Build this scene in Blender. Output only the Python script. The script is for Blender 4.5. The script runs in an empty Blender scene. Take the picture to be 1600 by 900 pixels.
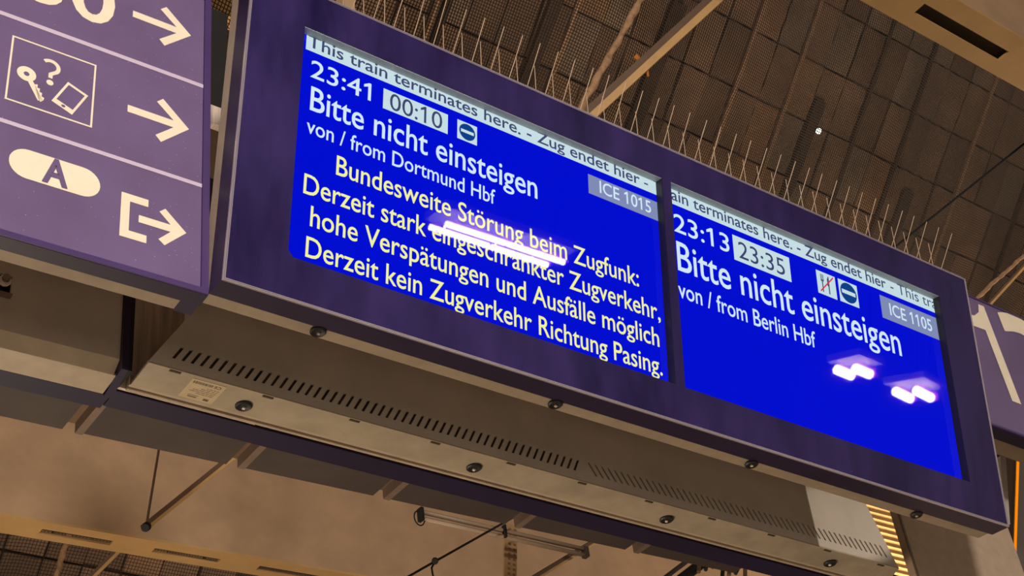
import bpy, bmesh, math, random
from mathutils import Vector, Matrix
random.seed(7)
scn = bpy.context.scene
C = scn.collection

# ------------------------------------------------------------------ camera, world, lights, exposure
EYE = 1.6                                   # eye height above the platform
cam = bpy.data.objects.new('camera', bpy.data.cameras.new('camera'))
C.objects.link(cam); scn.camera = cam
rt = Vector((0.80522505, -0.58177257, -0.11468783)); up = Vector((-0.28212059, -0.54599212, 0.7888603)); fw = Vector((0.52155594, 0.60285427, 0.60377655))
M = Matrix((rt, up, -fw)).transposed().to_4x4(); M.translation = Vector((0, 0, EYE))
cam.matrix_world = M
cam.data.sensor_width = 36; cam.data.lens = 52.6485; cam.data.clip_start = .05; cam.data.clip_end = 200

w = bpy.data.worlds.new('world'); scn.world = w; w.use_nodes = True
w.node_tree.nodes['Background'].inputs[0].default_value = (1.0, .84, .69, 1)
w.node_tree.nodes['Background'].inputs[1].default_value = .5

def area(name, loc, target, size, power, col, spread=180):
    l = bpy.data.lights.new(name, 'AREA'); l.size = size; l.energy = power; l.color = col; l.spread = math.radians(spread)
    o = bpy.data.objects.new(name, l); C.objects.link(o); o.location = loc
    o.rotation_euler = (Vector(target)-Vector(loc)).to_track_quat('-Z', 'Y').to_euler(); return o
area('hall_light', (-1.0, -3.2, 3.60), (2.2, 2.4, 3.8), .55, 330, (1, .93, .84))
area('low_fill', (3.2, -1.5, .35), (2.6, 2.4, 3.4), 1.6, 14, (1, .84, .66))  # fill added from below to lift the undersides
area('beam_fill', (0.5, 4.5, .7), (3.0, 6.5, 6), 1.8, 130, (1, .84, .64))  # unseen fill added to brighten the far roof beam
area('roof_fill', (9.0, 5.0, 2.0), (7.6, 5.8, 10.5), 1.5, 340, (1, .79, .58), 95)  # fill added for the roof panels, narrow spread keeps it off the signs
area('rib_fill', (4.2, 3.6, 1.2), (8.3, 5.9, 5.0), .8, 20, (1, .8, .55), 60)  # added fill aimed at the ribbed sheet
sp = bpy.data.lights.new('patch_spot', 'SPOT'); sp.energy = 1700; sp.spot_size = math.radians(1.9); sp.spot_blend = .12; sp.shadow_soft_size = .02; sp.color = (1, .86, .68)  # narrow spot added to make the bright patch on the slotted panel
so = bpy.data.objects.new('patch_spot', sp); C.objects.link(so); so.location = (9.2, -1.15, 3.85)
so.rotation_euler = (Vector((3.09, 2.33, 3.49))-so.location).to_track_quat('-Z', 'Y').to_euler()
vs = scn.view_settings; vs.view_transform = 'Standard'; vs.look = 'None'; vs.exposure = 0; vs.gamma = 1; vs.use_curve_mapping = False
scn.display_settings.display_device = 'sRGB'

# ------------------------------------------------------------------ helpers
def lin(c): return tuple(((v/255+.055)/1.055)**2.4 if v/255 > .04045 else v/255/12.92 for v in c)
def mat(name, col, rough=.55, metal=0, spec=.5, noise=0, nscale=8, bump=0, stretch=(1, 1, 1), col2=None, coat=0, rnoise=0):
    m = bpy.data.materials.new(name); m.use_nodes = True; nt = m.node_tree; b = nt.nodes['Principled BSDF']
    c = lin(col) if max(col) > 1 else col
    b.inputs['Base Color'].default_value = (*c, 1); b.inputs['Roughness'].default_value = rough
    b.inputs['Metallic'].default_value = metal; b.inputs['Specular IOR Level'].default_value = spec
    b.inputs['Coat Weight'].default_value = coat
    if noise or bump or rnoise:
        g = nt.nodes.new('ShaderNodeNewGeometry'); mp = nt.nodes.new('ShaderNodeMapping'); mp.inputs['Scale'].default_value = stretch
        nt.links.new(g.outputs['Position'], mp.inputs[0])
        n = nt.nodes.new('ShaderNodeTexNoise'); n.inputs['Scale'].default_value = nscale; n.inputs['Detail'].default_value = 6; n.inputs['Roughness'].default_value = .6
        nt.links.new(mp.outputs[0], n.inputs['Vector'])
        if noise:
            r = nt.nodes.new('ShaderNodeValToRGB'); r.color_ramp.elements[0].position = .32; r.color_ramp.elements[1].position = .68
            c2 = lin(col2) if col2 else tuple(min(1, v*(1+noise)) for v in c)
            r.color_ramp.elements[0].color = (*[v*(1-noise) for v in c], 1) if not col2 else (*c, 1)
            r.color_ramp.elements[1].color = (*c2, 1)
            nt.links.new(n.outputs[0], r.inputs[0]); nt.links.new(r.outputs[0], b.inputs['Base Color'])
        if rnoise:
            mr = nt.nodes.new('ShaderNodeMapRange'); mr.inputs[1].default_value = .3; mr.inputs[2].default_value = .7
            mr.inputs[3].default_value = rough-rnoise; mr.inputs[4].default_value = rough+rnoise
            nt.links.new(n.outputs[0], mr.inputs[0]); nt.links.new(mr.outputs[0], b.inputs['Roughness'])
        if bump:
            bp = nt.nodes.new('ShaderNodeBump'); bp.inputs['Strength'].default_value = bump; bp.inputs['Distance'].default_value = .004
            nt.links.new(n.outputs[0], bp.inputs['Height']); nt.links.new(bp.outputs[0], b.inputs['Normal'])
    return m
def emit(name, col, strength=1, gloss=False):
    m = bpy.data.materials.new(name); m.use_nodes = True; nt = m.node_tree; b = nt.nodes['Principled BSDF']
    b.inputs['Base Color'].default_value = (0, 0, 0, 1); b.inputs['Emission Color'].default_value = (*lin(col), 1)
    b.inputs['Emission Strength'].default_value = strength
    b.inputs['Roughness'].default_value = .012 if gloss else .9
    b.inputs['Specular IOR Level'].default_value = .5 if gloss else 0
    return m
bezel_m = mat('bezel_purple', (28, 19, 60), .42, noise=1, nscale=3.2, col2=(52, 38, 92), rnoise=.08, stretch=(2.2, 1, .7), spec=.3)
bezel_d = mat('bezel_edge_purple', (36, 22, 52), .45, noise=.2, nscale=9)
rail_m = mat('dark_purple_paint', (27, 13, 48), .45, noise=.2, nscale=5)
chrome_m = mat('brushed_trim', (200, 185, 195), .3, metal=.6)
beige_m = mat('beige_paint', (156, 138, 116), .6, noise=.12, nscale=14, bump=.05)
strip_m = mat('beige_strip_paint', (160, 144, 122), .55, noise=.16, nscale=11)
mould_m = mat('beige_moulding', (176, 156, 134), .45, noise=.1, nscale=20)
greyp_m = mat('grey_panel_paint', (172, 160, 148), .5, noise=.1, nscale=6, rnoise=.08)
dark_m = mat('dark_void', (20, 15, 13), .8, noise=.3, nscale=30)
slotback_m = mat('dusty_filter', (20, 14, 10), .95, noise=1, nscale=16, col2=(92, 68, 50), stretch=(3, 1, 1))
steel_m = mat('dark_glossy_steel', (205, 184, 170), .35, metal=.05, noise=.4, nscale=5, stretch=(9, 1, .4))
sign_m = mat('sign_purple', (112, 92, 130), .42, noise=.1, nscale=4, rnoise=.05)
speck_m = mat('white_specks', (205, 185, 205), .8)
signf_m = mat('sign_frame_purple', (76, 56, 102), .38, noise=.1, nscale=6)
cream_m = mat('cream_print', (243, 226, 200), .5, noise=.04, nscale=20)
lilac_m = mat('pale_lilac_line', (205, 186, 206), .5)
liner_m = mat('pale_liner', (176, 186, 180), .35)
black_m = mat('black_rubber', (20, 18, 17), .5)
pin_m = mat('pale_pin', (235, 220, 205), .4)
label_m = mat('paper_label', (190, 168, 134), .6, noise=.06, nscale=40)
ink_m = mat('label_ink', (66, 54, 44), .7)
ink2_m = mat('faint_label_ink', (96, 78, 60), .7)
spike_m = mat('steel_spike', (190, 160, 132), .5, metal=.1)
conc_m = mat('tan_beam_paint', (172, 138, 106), .7, noise=.12, nscale=5, bump=.12)
conc2_m = mat('tan_flange_paint', (184, 144, 92), .65, noise=.08, nscale=6)
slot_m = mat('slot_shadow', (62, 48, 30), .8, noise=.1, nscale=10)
tray_m = mat('brown_tray_metal', (66, 54, 49), .55, noise=.2, nscale=4)
lip_m = mat('pale_metal_lit_lip', (112, 92, 78), .5, noise=.15, nscale=9)
ceil_ms = [mat('roof_panel_brown_%s' % n, c, .8, noise=.28, nscale=2.2, bump=.2) for n, c in (('mid', (118, 90, 68)), ('dark', (98, 74, 56)), ('warm', (130, 98, 70)), ('grey', (116, 96, 78)))]
joint_m = mat('roof_joint', (66, 48, 35), .9, noise=.2, nscale=3)
batten_m = mat('roof_batten', (150, 116, 88), .8)
net_m = mat('dark_net_cord', (24, 15, 9), .9, noise=.2, nscale=4)
rope_m = mat('bundled_net_tan', (158, 122, 90), .95, noise=.35, nscale=40, bump=.8)
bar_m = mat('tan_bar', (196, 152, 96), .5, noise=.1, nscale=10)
bard_m = mat('brown_metal_shade_side', (98, 72, 50), .6, noise=.1, nscale=10)
clamp_m = mat('orange_clamp', (190, 112, 30), .5)
column_m = mat('beige_column_render', (176, 152, 128), .75, noise=.07, nscale=30, bump=.15)
rib_m = mat('ribbed_tan_metal', (226, 172, 108), .6, noise=.15, nscale=5)
tube_m = mat('pale_tube_glass', (158, 132, 108), .45)
floor_m = mat('platform_paving', (175, 160, 140), .8, noise=.12, nscale=3)
blue_e = emit('screen_blue', (0, 14, 212), 1, True)
white_e = emit('screen_white', (214, 236, 252), 1, True)
bar_e = emit('screen_pale_bar', (202, 226, 232), 1, True)
yell_e = emit('screen_yellow', (246, 246, 160), 1, True)
halo_e = emit('screen_cream', (250, 250, 215), 1, True)
inkb_e = emit('screen_dark_text', (62, 70, 112), 1, True)
greyb_e = emit('screen_grey_box', (130, 142, 184), 1, True)
navy_e = emit('screen_navy', (12, 64, 138), 1, True)
edge_e = emit('screen_dim_edge', (128, 146, 146), 1, True)
red_e = emit('screen_red', (216, 44, 66), 1, True)
tube_e = emit('lamp_tube_light', (255, 246, 226), 24)
dot_e = emit('small_lamp_light', (235, 245, 225), 3)
org_e = emit('orange_light_edge', (255, 138, 8), 1)
glass_m = bpy.data.materials.new('clear_glass'); glass_m.use_nodes = True
nt = glass_m.node_tree; nt.nodes.clear()
go = nt.nodes.new('ShaderNodeOutputMaterial'); gx = nt.nodes.new('ShaderNodeMixShader'); gt = nt.nodes.new('ShaderNodeBsdfTransparent'); gg = nt.nodes.new('ShaderNodeBsdfGlossy'); gf = nt.nodes.new('ShaderNodeFresnel')
gf.inputs[0].default_value = 1.45; gg.inputs['Roughness'].default_value = .03; gg.inputs['Color'].default_value = (.3, .04, .22, 1)
gb = nt.nodes.new('ShaderNodeNewGeometry'); gi = nt.nodes.new('ShaderNodeMath'); gi.operation = 'SUBTRACT'; gi.inputs[0].default_value = 1; nt.links.new(gb.outputs['Backfacing'], gi.inputs[1]); gm_ = nt.nodes.new('ShaderNodeMath'); gm_.operation = 'MULTIPLY'; nt.links.new(gi.outputs[0], gm_.inputs[0]); nt.links.new(gf.outputs[0], gm_.inputs[1]); nt.links.new(gm_.outputs[0], gx.inputs[0]); nt.links.new(gt.outputs[0], gx.inputs[1]); nt.links.new(gg.outputs[0], gx.inputs[2]); nt.links.new(gx.outputs[0], go.inputs[0])

def wloc(o):
    v = Vector((0, 0, 0))
    while o: v += o.location; o = o.parent
    return v
def tag(o, label=None, cat=None, group=None, kind=None):
    if label: o['label'] = label
    if cat: o['category'] = cat
    if group: o['group'] = group
    if kind: o['kind'] = kind
    return o
def thing(name, label, cat, loc, group=None):
    o = bpy.data.objects.new(name, None); C.objects.link(o); o.location = loc; o.empty_display_size = .05
    return tag(o, label, cat, group)
def obj(name, vf, m, parent=None, label=None, smooth=False, origin=None):
    vs_, fs = vf[0], vf[1]
    base = wloc(parent) if parent else Vector((0, 0, 0))
    off = Vector(origin)-base if origin is not None else Vector((0, 0, 0))
    me = bpy.data.meshes.new(name); me.from_pydata([tuple(Vector(v)-base-off) for v in vs_], [], fs)
    ms = m if isinstance(m, list) else [m]
    for x in ms: me.materials.append(x)
    if len(vf) > 2:
        for p, k in zip(me.polygons, vf[2]): p.material_index = k
    bm = bmesh.new(); bm.from_mesh(me); bmesh.ops.recalc_face_normals(bm, faces=bm.faces); bm.to_mesh(me); bm.free()
    if smooth:
        for p in me.polygons: p.use_smooth = True
    o = bpy.data.objects.new(name, me); C.objects.link(o); o.location = off
    if parent: o.parent = parent
    if label: o['label'] = label
    return o
def join(*vfs):
    V, F = [], []
    for v, f in [x[:2] for x in vfs]:
        n = len(V); V += list(v); F += [tuple(i+n for i in q) for q in f]
    return V, F
BF = [(0, 1, 2, 3), (7, 6, 5, 4), (0, 4, 5, 1), (1, 5, 6, 2), (2, 6, 7, 3), (3, 7, 4, 0)]
def hexa(p): return [Vector(q) for q in p], BF
def box(x0, x1, y0, y1, z0, z1, f=None):
    p = [(x0, y0, z0), (x1, y0, z0), (x1, y1, z0), (x0, y1, z0), (x0, y0, z1), (x1, y0, z1), (x1, y1, z1), (x0, y1, z1)]
    return [Vector(f(*q)) if f else Vector(q) for q in p], BF
def prism(pts, d, e=None):           # polygon pts (world vectors) extruded by vector d
    n = len(pts); V = [Vector(p) for p in pts]+[Vector(p)+Vector(d) for p in pts]
    return V, [tuple(range(n)), tuple(range(2*n-1, n-1, -1))]+[(i, (i+1) % n, n+(i+1) % n, n+i) for i in range(n)]
def tube(pts, r, n=8, caps=True):
    pts = [Vector(p) for p in pts]; V, F = [], []
    rr = r if isinstance(r, (list, tuple)) else [r]*len(pts)
    ref = None
    for i, p in enumerate(pts):
        d = (pts[min(i+1, len(pts)-1)]-pts[max(i-1, 0)]).normalized()
        if ref is None: ref = d.orthogonal().normalized()
        a = (ref-d*ref.dot(d)).normalized(); b = d.cross(a); ref = a
        for k in range(n):
            t = 2*math.pi*k/n; V.append(p+(a*math.cos(t)+b*math.sin(t))*rr[i])
    for i in range(len(pts)-1):
        for k in range(n): F.append((i*n+k, i*n+(k+1) % n, (i+1)*n+(k+1) % n, (i+1)*n+k))
    if caps: F += [tuple(range(n-1, -1, -1)), tuple(range((len(pts)-1)*n, len(pts)*n))]
    return V, F
def disc(c, n, r, h, seg=20, dome=.0):
    c = Vector(c); n = Vector(n).normalized(); a = n.orthogonal().normalized(); b = n.cross(a); V, F = [], []
    prof = [(r, 0), (r, h*.6), (r*.85, h), (r*.4, h-dome), ]
    for rad, z in prof:
        for k in range(seg): t = 2*math.pi*k/seg; V.append(c+n*z+(a*math.cos(t)+b*math.sin(t))*rad)
    for i in range(len(prof)-1):
        for k in range(seg): F.append((i*seg+k, i*seg+(k+1) % seg, (i+1)*seg+(k+1) % seg, (i+1)*seg+k))
    F += [tuple(range(seg-1, -1, -1)), tuple(range((len(prof)-1)*seg, len(prof)*seg))]
    return V, F

# ------------------------------------------------------------------ flat lettering
def glyph_curve(body):
    cu = bpy.data.curves.new('t', 'FONT'); cu.body = body; cu.size = 1; cu.resolution_u = 5
    cu.materials.append(None); cu.materials.append(None)
    for i, ch in enumerate(body):
        if ch == '1': cu.body_format[i].material_index = 1
    o = bpy.data.objects.new('t', cu); C.objects.link(o)
    dg = bpy.context.evaluated_depsgraph_get(); oe = o.evaluated_get(dg)
    c2 = oe.to_curve(dg, apply_modifiers=False)
    out = []; ones = []
    for s in c2.splines:
        P = [(tuple(p.handle_left[:2]), tuple(p.co[:2]), tuple(p.handle_right[:2])) for p in s.bezier_points]
        (ones if s.material_index == 1 else out).append(P)
    oe.to_curve_clear(); bpy.data.objects.remove(o); bpy.data.curves.remove(cu)
    return out, ones
def cap_height():
    a, _ = glyph_curve('H'); ys = [p[1][1] for s in a for p in s]; return max(ys)
CAP = cap_height()
def lettering(body, u0, u1, v0, cap, weight=0.0, xs=None, weak=False):
    """returns (2D verts, faces, x-scale): ink runs u0..u1, baseline v0, capital height cap"""
    spl, ones = glyph_curve(body)
    for s in ones:
        X = [p[1][0] for p in s]; xa, xb = min(X), max(X); st = .09; xc = xa+(xb-xa)*.56
        q = [(xc-st/2, 0), (xc+st/2, 0), (xc+st/2, CAP), (xc-st*.25, CAP), (xc-st*2.1, CAP*.83), (xc-st*2.1, CAP*.70), (xc-st/2, CAP*.80)]
        spl.append([(p, p, p) for p in q][::-1])
    X = [p[1][0] for s in spl for p in s]; xa, xb = min(X), max(X)
    ky = cap/CAP; kx = xs if xs else (u1-u0-2*weight)/(xb-xa)
    cu = bpy.data.curves.new('l', 'CURVE'); cu.dimensions = '2D'; cu.fill_mode = 'BOTH'; cu.resolution_u = 4
    T = lambda p: ((p[0]-xa)*kx+u0+weight, v0+p[1]*ky*(1 if p[1] > 0 else .78), 0)
    for s in spl:
        sp_ = cu.splines.new('BEZIER'); sp_.bezier_points.add(len(s)-1); sp_.use_cyclic_u = True
        for bp_, (hl, co, hr) in zip(sp_.bezier_points, s):
            bp_.handle_left_type = bp_.handle_right_type = 'FREE'
            bp_.co = T(co); bp_.handle_left = T(hl); bp_.handle_right = T(hr)
    o = bpy.data.objects.new('l', cu); C.objects.link(o)
    dg = bpy.context.evaluated_depsgraph_get(); oe = o.evaluated_get(dg); me = oe.to_mesh()
    V = [tuple(v.co[:2]) for v in me.vertices]; F = [tuple(p.vertices) for p in me.polygons]
    oe.to_mesh_clear(); bpy.data.objects.remove(o); bpy.data.curves.remove(cu)
    if weight > 0:                       # heavier strokes: a rim of the given width round every outline
        cnt = {}
        for f in F:
            for i in range(len(f)):
                e = (f[i], f[(i+1) % len(f)]); k = (min(e), max(e)); cnt.setdefault(k, []).append(e)
        nb = {}
        for k, es in cnt.items():
            if len(es) != 1: continue
            a, b = es[0]; d = Vector((V[b][0]-V[a][0], V[b][1]-V[a][1]))
            if d.length < 1e-7: continue
            n = Vector((d.y, -d.x)).normalized()*weight
            third = [q for f in F if a in f and b in f for q in f if q not in (a, b)][0]
            if (Vector(V[third])-Vector(V[a])).dot(n) > 0: n = -n
            m_ = len(V); V += [V[a], V[b], (V[b][0]+n.x, V[b][1]+n.y), (V[a][0]+n.x, V[a][1]+n.y)]; F.append((m_, m_+1, m_+2, m_+3))
            for q in (a, b): nb.setdefault(q, []).append(n)
        for q, ns in nb.items():          # corner caps
            if len(ns) == 2:
                m_ = len(V); s_ = ns[0]+ns[1]; k2 = s_.normalized()*min(weight*1.5, weight*weight*2/max(1e-9, s_.length)) if s_.length > 1e-9 else ns[0]
                V += [V[q], (V[q][0]+ns[0].x, V[q][1]+ns[0].y), (V[q][0]+k2.x, V[q][1]+k2.y), (V[q][0]+ns[1].x, V[q][1]+ns[1].y)]; F.append((m_, m_+1, m_+2, m_+3))
    return V, F, kx
def poly2(pts): return [tuple(p) for p in pts], [tuple(range(len(pts)))]
def rect2(a, b, c, d): return poly2([(a, c), (b, c), (b, d), (a, d)])
def ring2(cx, cy, rx, ry, sx, sy, n=40):
    V, F = [], []
    for k in range(n):
        t = 2*math.pi*k/n; V += [(cx+rx*math.cos(t), cy+ry*math.sin(t)), (cx+(rx-sx)*math.cos(t), cy+(ry-sy)*math.sin(t))]
    for k in range(n): a, b = 2*k, 2*((k+1) % n); F.append((a, b, b+1, a+1))
    return V, F
def ell2(cx, cy, rx, ry, n=36): return poly2([(cx+rx*math.cos(2*math.pi*k/n), cy+ry*math.sin(2*math.pi*k/n)) for k in range(n)])
def line2(pts, w):                        # open polyline as mitred ribbon
    V, F = [], []
    P = [Vector(p) for p in pts]
    for i, p in enumerate(P):
        d0 = (P[i]-P[i-1]).normalized() if i else None; d1 = (P[i+1]-P[i]).normalized() if i < len(P)-1 else None
        a = d0 or d1; b = d1 or d0; n0 = Vector((-a.y, a.x)); n1 = Vector((-b.y, b.x)); n = (n0+n1).normalized(); k = w/2/max(.35, n.dot(n0))
        V += [tuple(p+n*k), tuple(p-n*k)]
    for i in range(len(P)-1): F.append((2*i, 2*i+2, 2*i+3, 2*i+1))
    return V, F
def arc(cx, cy, rx, ry, a0, a1, n=14): return [(cx+rx*math.cos(math.radians(a0+(a1-a0)*k/n)), cy+ry*math.sin(math.radians(a0+(a1-a0)*k/n))) for k in range(n+1)]

# ------------------------------------------------------------------ frames of reference
O = Vector((1.034278, 2.022504, 1.790489+EYE))     # lower left front corner of the big display
TI = .180598; cT, sT = math.cos(TI), math.sin(TI)
def L(x, y, z): return O+Vector((x, y, z))         # x right, y away from the platform edge, z up, from that corner
def Wd(x, y, z): return Vector((x, y, z+EYE))      # metres from the eye point
def D(u, v, off=0.0): return O+Vector((u, -v*sT+off*cT, v*cT+off*sT))   # in the tilted face of the display
def on(fn, vf, off): return [fn(p[0], p[1], off) for p in vf[0]], vf[1]

# ------------------------------------------------------------------ setting: platform and roof
tag(obj('floor', box(-14, 22, -9, 16, -.1, 0), floor_m), kind='structure')
RC = 11*math.sqrt(2)
def roof(x, y, d=0): return Wd(x, y+d*.7071, RC-y+d*.7071)
sheet = tag(obj('ceiling', hexa([roof(-12, -4, .05), roof(24, -4, .05), roof(24, 16, .05), roof(-12, 16, .05), roof(-12, -4, .1), roof(24, -4, .1), roof(24, 16, .1), roof(-12, 16, .1)]), joint_m), kind='structure')
tag(obj('ceiling', hexa([Wd(-14, -4.5, 19), Wd(26, -4.5, 19), Wd(26, -15, 2), Wd(-14, -15, 2), Wd(-14, -4.5, 19.2), Wd(26, -4.5, 19.2), Wd(26, -15.2, 2), Wd(-14, -15.2, 2)]), mat('dark_roof', (60, 46, 36), .9, noise=.2, nscale=1)), kind='structure')
px_, py_ = .31, .388
k = 0
shared = {}
def roof_panel(i, j):
    x = 7.95+px_*i; y = 6.07+py_*j; mi = random.choice([0, 0, 1, 1, 2, 3]); g = .008
    if mi not in shared:
        o = obj('roof_panel', hexa([roof(x+g, y+g, 0), roof(x+px_-g, y+g, 0), roof(x+px_-g, y+py_-g, 0), roof(x+g, y+py_-g, 0), roof(x+g, y+g, .05), roof(x+px_-g, y+g, .05), roof(x+px_-g, y+py_-g, .05), roof(x+g, y+py_-g, .05)]), ceil_ms[mi], sheet, origin=roof(x, y, 0))
        shared[mi] = o.data
    else:
        o = bpy.data.objects.new('roof_panel', shared[mi]); C.objects.link(o); o.parent = sheet; o.location = roof(x, y, random.uniform(-.012, .02))
for j in range(-5, 4):
    for i in range(-13, 19):
        if (i+13)*.62+(j) > 2.2-3 and (j > -4 or i > 2): roof_panel(i, j)
for j in range(9, 12):
    for i in range(-16, -9): roof_panel(i, j)
for i in (-12, -9, -5, -2, 1, 3, 6, 8, 11, 14):
    x = 7.95+px_*i
    obj('batten', hexa([roof(x-.02, 3.6, -.03), roof(x+.02, 3.6, -.03), roof(x+.02, 7.6, -.03), roof(x-.02, 7.6, -.03), roof(x-.02, 3.6, .0), roof(x+.02, 3.6, 0), roof(x+.02, 7.6, 0), roof(x-.02, 7.6, 0)]), batten_m if i % 2 else joint_m, sheet)
for (xa, ya, xb, yb, wd) in ((5.2, 6.9, 5.25, 5.0, .06), (6.1, 6.9, 6.15, 5.2, .12), (7.25, 6.9, 7.3, 5.75, .15), (9.15, 7.2, 9.2, 5.9, .12), (10.6, 7.4, 10.65, 6.2, .14)):
    obj('dark_roof_strip', prism([roof(xa, ya, -.04), roof(xa+wd, ya, -.04), roof(xb+wd, yb, -.04), roof(xb, yb, -.04)], Vector((0, .03, .03))), joint_m, sheet)  # darker strip laid along the roof slope

# roof beams: a box beam with a face towards the camera and a slotted underside
def slotted(fn, x0, x1, a0, a1, slots, m, parent, name, th=.01):
    """plate in (x,a) with slots [(xa_bottom, xb_bottom, xa_top, xb_top)], a band [b0,b1] given per call"""
    pass
def beam(name, label, x0, x1, yf, yaw, zb, ht, dp, slots, cat='beam'):
    B = thing(name, label, cat, Wd(x0, yf(x0), zb))
    y = lambda x, d: yf(x)+d
    g = .012
    obj('side_panel', hexa([Wd(x0, y(x0, .0), zb+g), Wd(x1, y(x1, .0), zb+g), Wd(x1, y(x1, .02), zb+g), Wd(x0, y(x0, .02), zb+g), Wd(x0, y(x0, 0), zb+ht), Wd(x1, y(x1, 0), zb+ht), Wd(x1, y(x1, .02), zb+ht), Wd(x0, y(x0, .02), zb+ht)]), conc_m, B)
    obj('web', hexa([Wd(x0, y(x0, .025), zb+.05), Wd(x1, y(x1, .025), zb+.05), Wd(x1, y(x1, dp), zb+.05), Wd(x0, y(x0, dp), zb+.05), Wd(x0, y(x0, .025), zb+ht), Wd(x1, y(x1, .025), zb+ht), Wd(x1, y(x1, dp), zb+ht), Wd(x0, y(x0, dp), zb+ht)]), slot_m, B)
    sl = sorted(slots); ya, yb = dp*.40, dp*.68; V, F = [], []
    def q(xa, xb, da, db):
        n = len(V); V.extend([Wd(xa, y(xa, da), zb), Wd(xb, y(xb, da), zb), Wd(xb, y(xb, db), zb), Wd(xa, y(xa, db), zb), Wd(xa, y(xa, da), zb+.012), Wd(xb, y(xb, da), zb+.012), Wd(xb, y(xb, db), zb+.012), Wd(xa, y(xa, db), zb+.012)])
        F.extend([tuple(i+n for i in f) for f in BF])
    q(x0, x1, 0, ya); q(x0, x1, yb, dp); c = x0
    for a, b in sl: q(c, a, ya, yb); c = b
    q(c, x1, ya, yb)
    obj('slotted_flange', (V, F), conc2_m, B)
    return B
fb = beam('roof_beam', 'long tan roof beam with slotted bottom flange below the display, lower left', -2, 12, lambda x: 5.742-.066*(x-1.876), 0, 3.4, .62, .155, [(2.085+.521*k, 2.41+.521*k) for k in range(-6, 16)])
obj('face_seam', box(5.2, 5.215, 5.6, 5.64, 5.02, 5.6), slot_m, fb)
nb = beam('roof_beam', 'tan slotted roof beam crossing the top right corner of the view', -2, 9, lambda x: 2.028-.002*(x-4), 0, 4.5, 1.2, .212, [(4.3+.82*k, 4.855+.82*k) for k in range(-6, 4)])
tb = thing('roof_beam', 'short tan beam glimpsed high between the left sign and the display', 'beam', Wd(1.5, 5.5, 6.9))
obj('side_panel', box(1.5, 3.05, 5.5, 5.6, 6.89+EYE, 7.9+EYE), rib_m, tb)

# ribbed metal sheet behind the right end of the display
rs = thing('ribbed_sheet', 'tan ribbed metal sheet seen between the display housing and the beige column', 'panel', Wd(8.7, 5.95, 4.3))
V, F = [], []
n = 76
for k_ in range(n+1):
    z = 3.85+2.0*k_/n; d = .008*(1 if k_ % 2 else -1)
    V += [Wd(6.9, 5.95+d, z), Wd(9.7, 5.83+d, z)]
for k_ in range(n): F.append((2*k_, 2*k_+1, 2*k_+3, 2*k_+2))
obj('ribbed_face', (V, F), rib_m, rs)

# ------------------------------------------------------------------ bird net under the roof
NC = 8*math.sqrt(2)
def netp(x, y):
    s = .05*math.sin(1.7*x+.6*y)+.035*math.sin(3.9*x-2.2*y+1)+.02*math.sin(7*y+2*x)
    d = .2*(x-4.2)+s
    wob = .02*math.sin(2.2*x+1.5*y)
    return Wd(x, y+wob+d*.7071, NC-(y+wob)+d*.7071)
V, F = [], []
def strand(pts, r=.0032):
    v, f = tube(pts, r, 3, False); n = len(V); V.extend(v); F.extend([tuple(i+n for i in q) for q in f])
X0, X1, Y0, Y1, cell = 2.0, 11.2, 2.7, 5.3, .0205
xx = X0
while xx < X1: strand([netp(xx+.05*math.sin(2*t_), t_) for t_ in [Y0+(Y1-Y0)*q/22 for q in range(23)]]); xx += cell
yy = Y0
while yy < Y1: strand([netp(t_, yy) for t_ in [X0+(X1-X0)*q/44 for q in range(45)]]); yy += cell*.7071
tag(obj('bird_net', (V, F), net_m), 'dark fine bird netting hung below the brown roof panels above the display', 'net', kind='stuff')
V, F = [], []
xx = 1.8
while xx < 5.0: strand([netp(xx, 6.6+.9*q/5)+Vector((0, .5, .3)) for q in range(6)], .0018); xx += cell
yy = 6.6
while yy < 7.5: strand([netp(1.8+3.2*q/8, yy)+Vector((0, .5, .3)) for q in range(9)], .0018); yy += cell*.7071
tag(obj('bird_net', (V, F), net_m), 'dark bird netting behind the tan roof beam, bottom left', 'net', kind='stuff')

def path(a, b, n, j=0, ext=(0, 0)):
    a, b = Vector(a), Vector(b); d = b-a; a = a-d*ext[0]; b = b+d*ext[1]; d = b-a
    return [a+d*(q/n)+Vector((random.uniform(-j, j), random.uniform(-j, j), random.uniform(-j, j))) for q in range(n+1)]
def lumpy(name, a, b, r, label, cat, ext=(.6, .5), n=34):
    P = path(a, b, n, r*.22, ext); return tag(obj(name, tube(P, [r*random.uniform(.7, 1.15) for _ in P], 9), rope_m, smooth=True, origin=P[0]), label, cat)
lumpy('net_seam_rope', Wd(3.303, 2.761, 4.593), Wd(3.208, 3.11, 4.244), .0165, 'thick frayed tan rope of bundled net beside the long tan bar', 'rope')
lumpy('net_seam_rope', Wd(5.99, 2.945, 4.41), Wd(5.762, 3.157, 4.197), .011, 'frayed tan net rope above the number sign at the right edge', 'rope', (1.2, .25))
lumpy('net_seam_rope', Wd(2.788, 7.346, 4.251), Wd(2.796, 7.48, 4.116), .022, 'frayed tan net rope behind the tan beam at the bottom left', 'rope', (2, 1.5))
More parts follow.
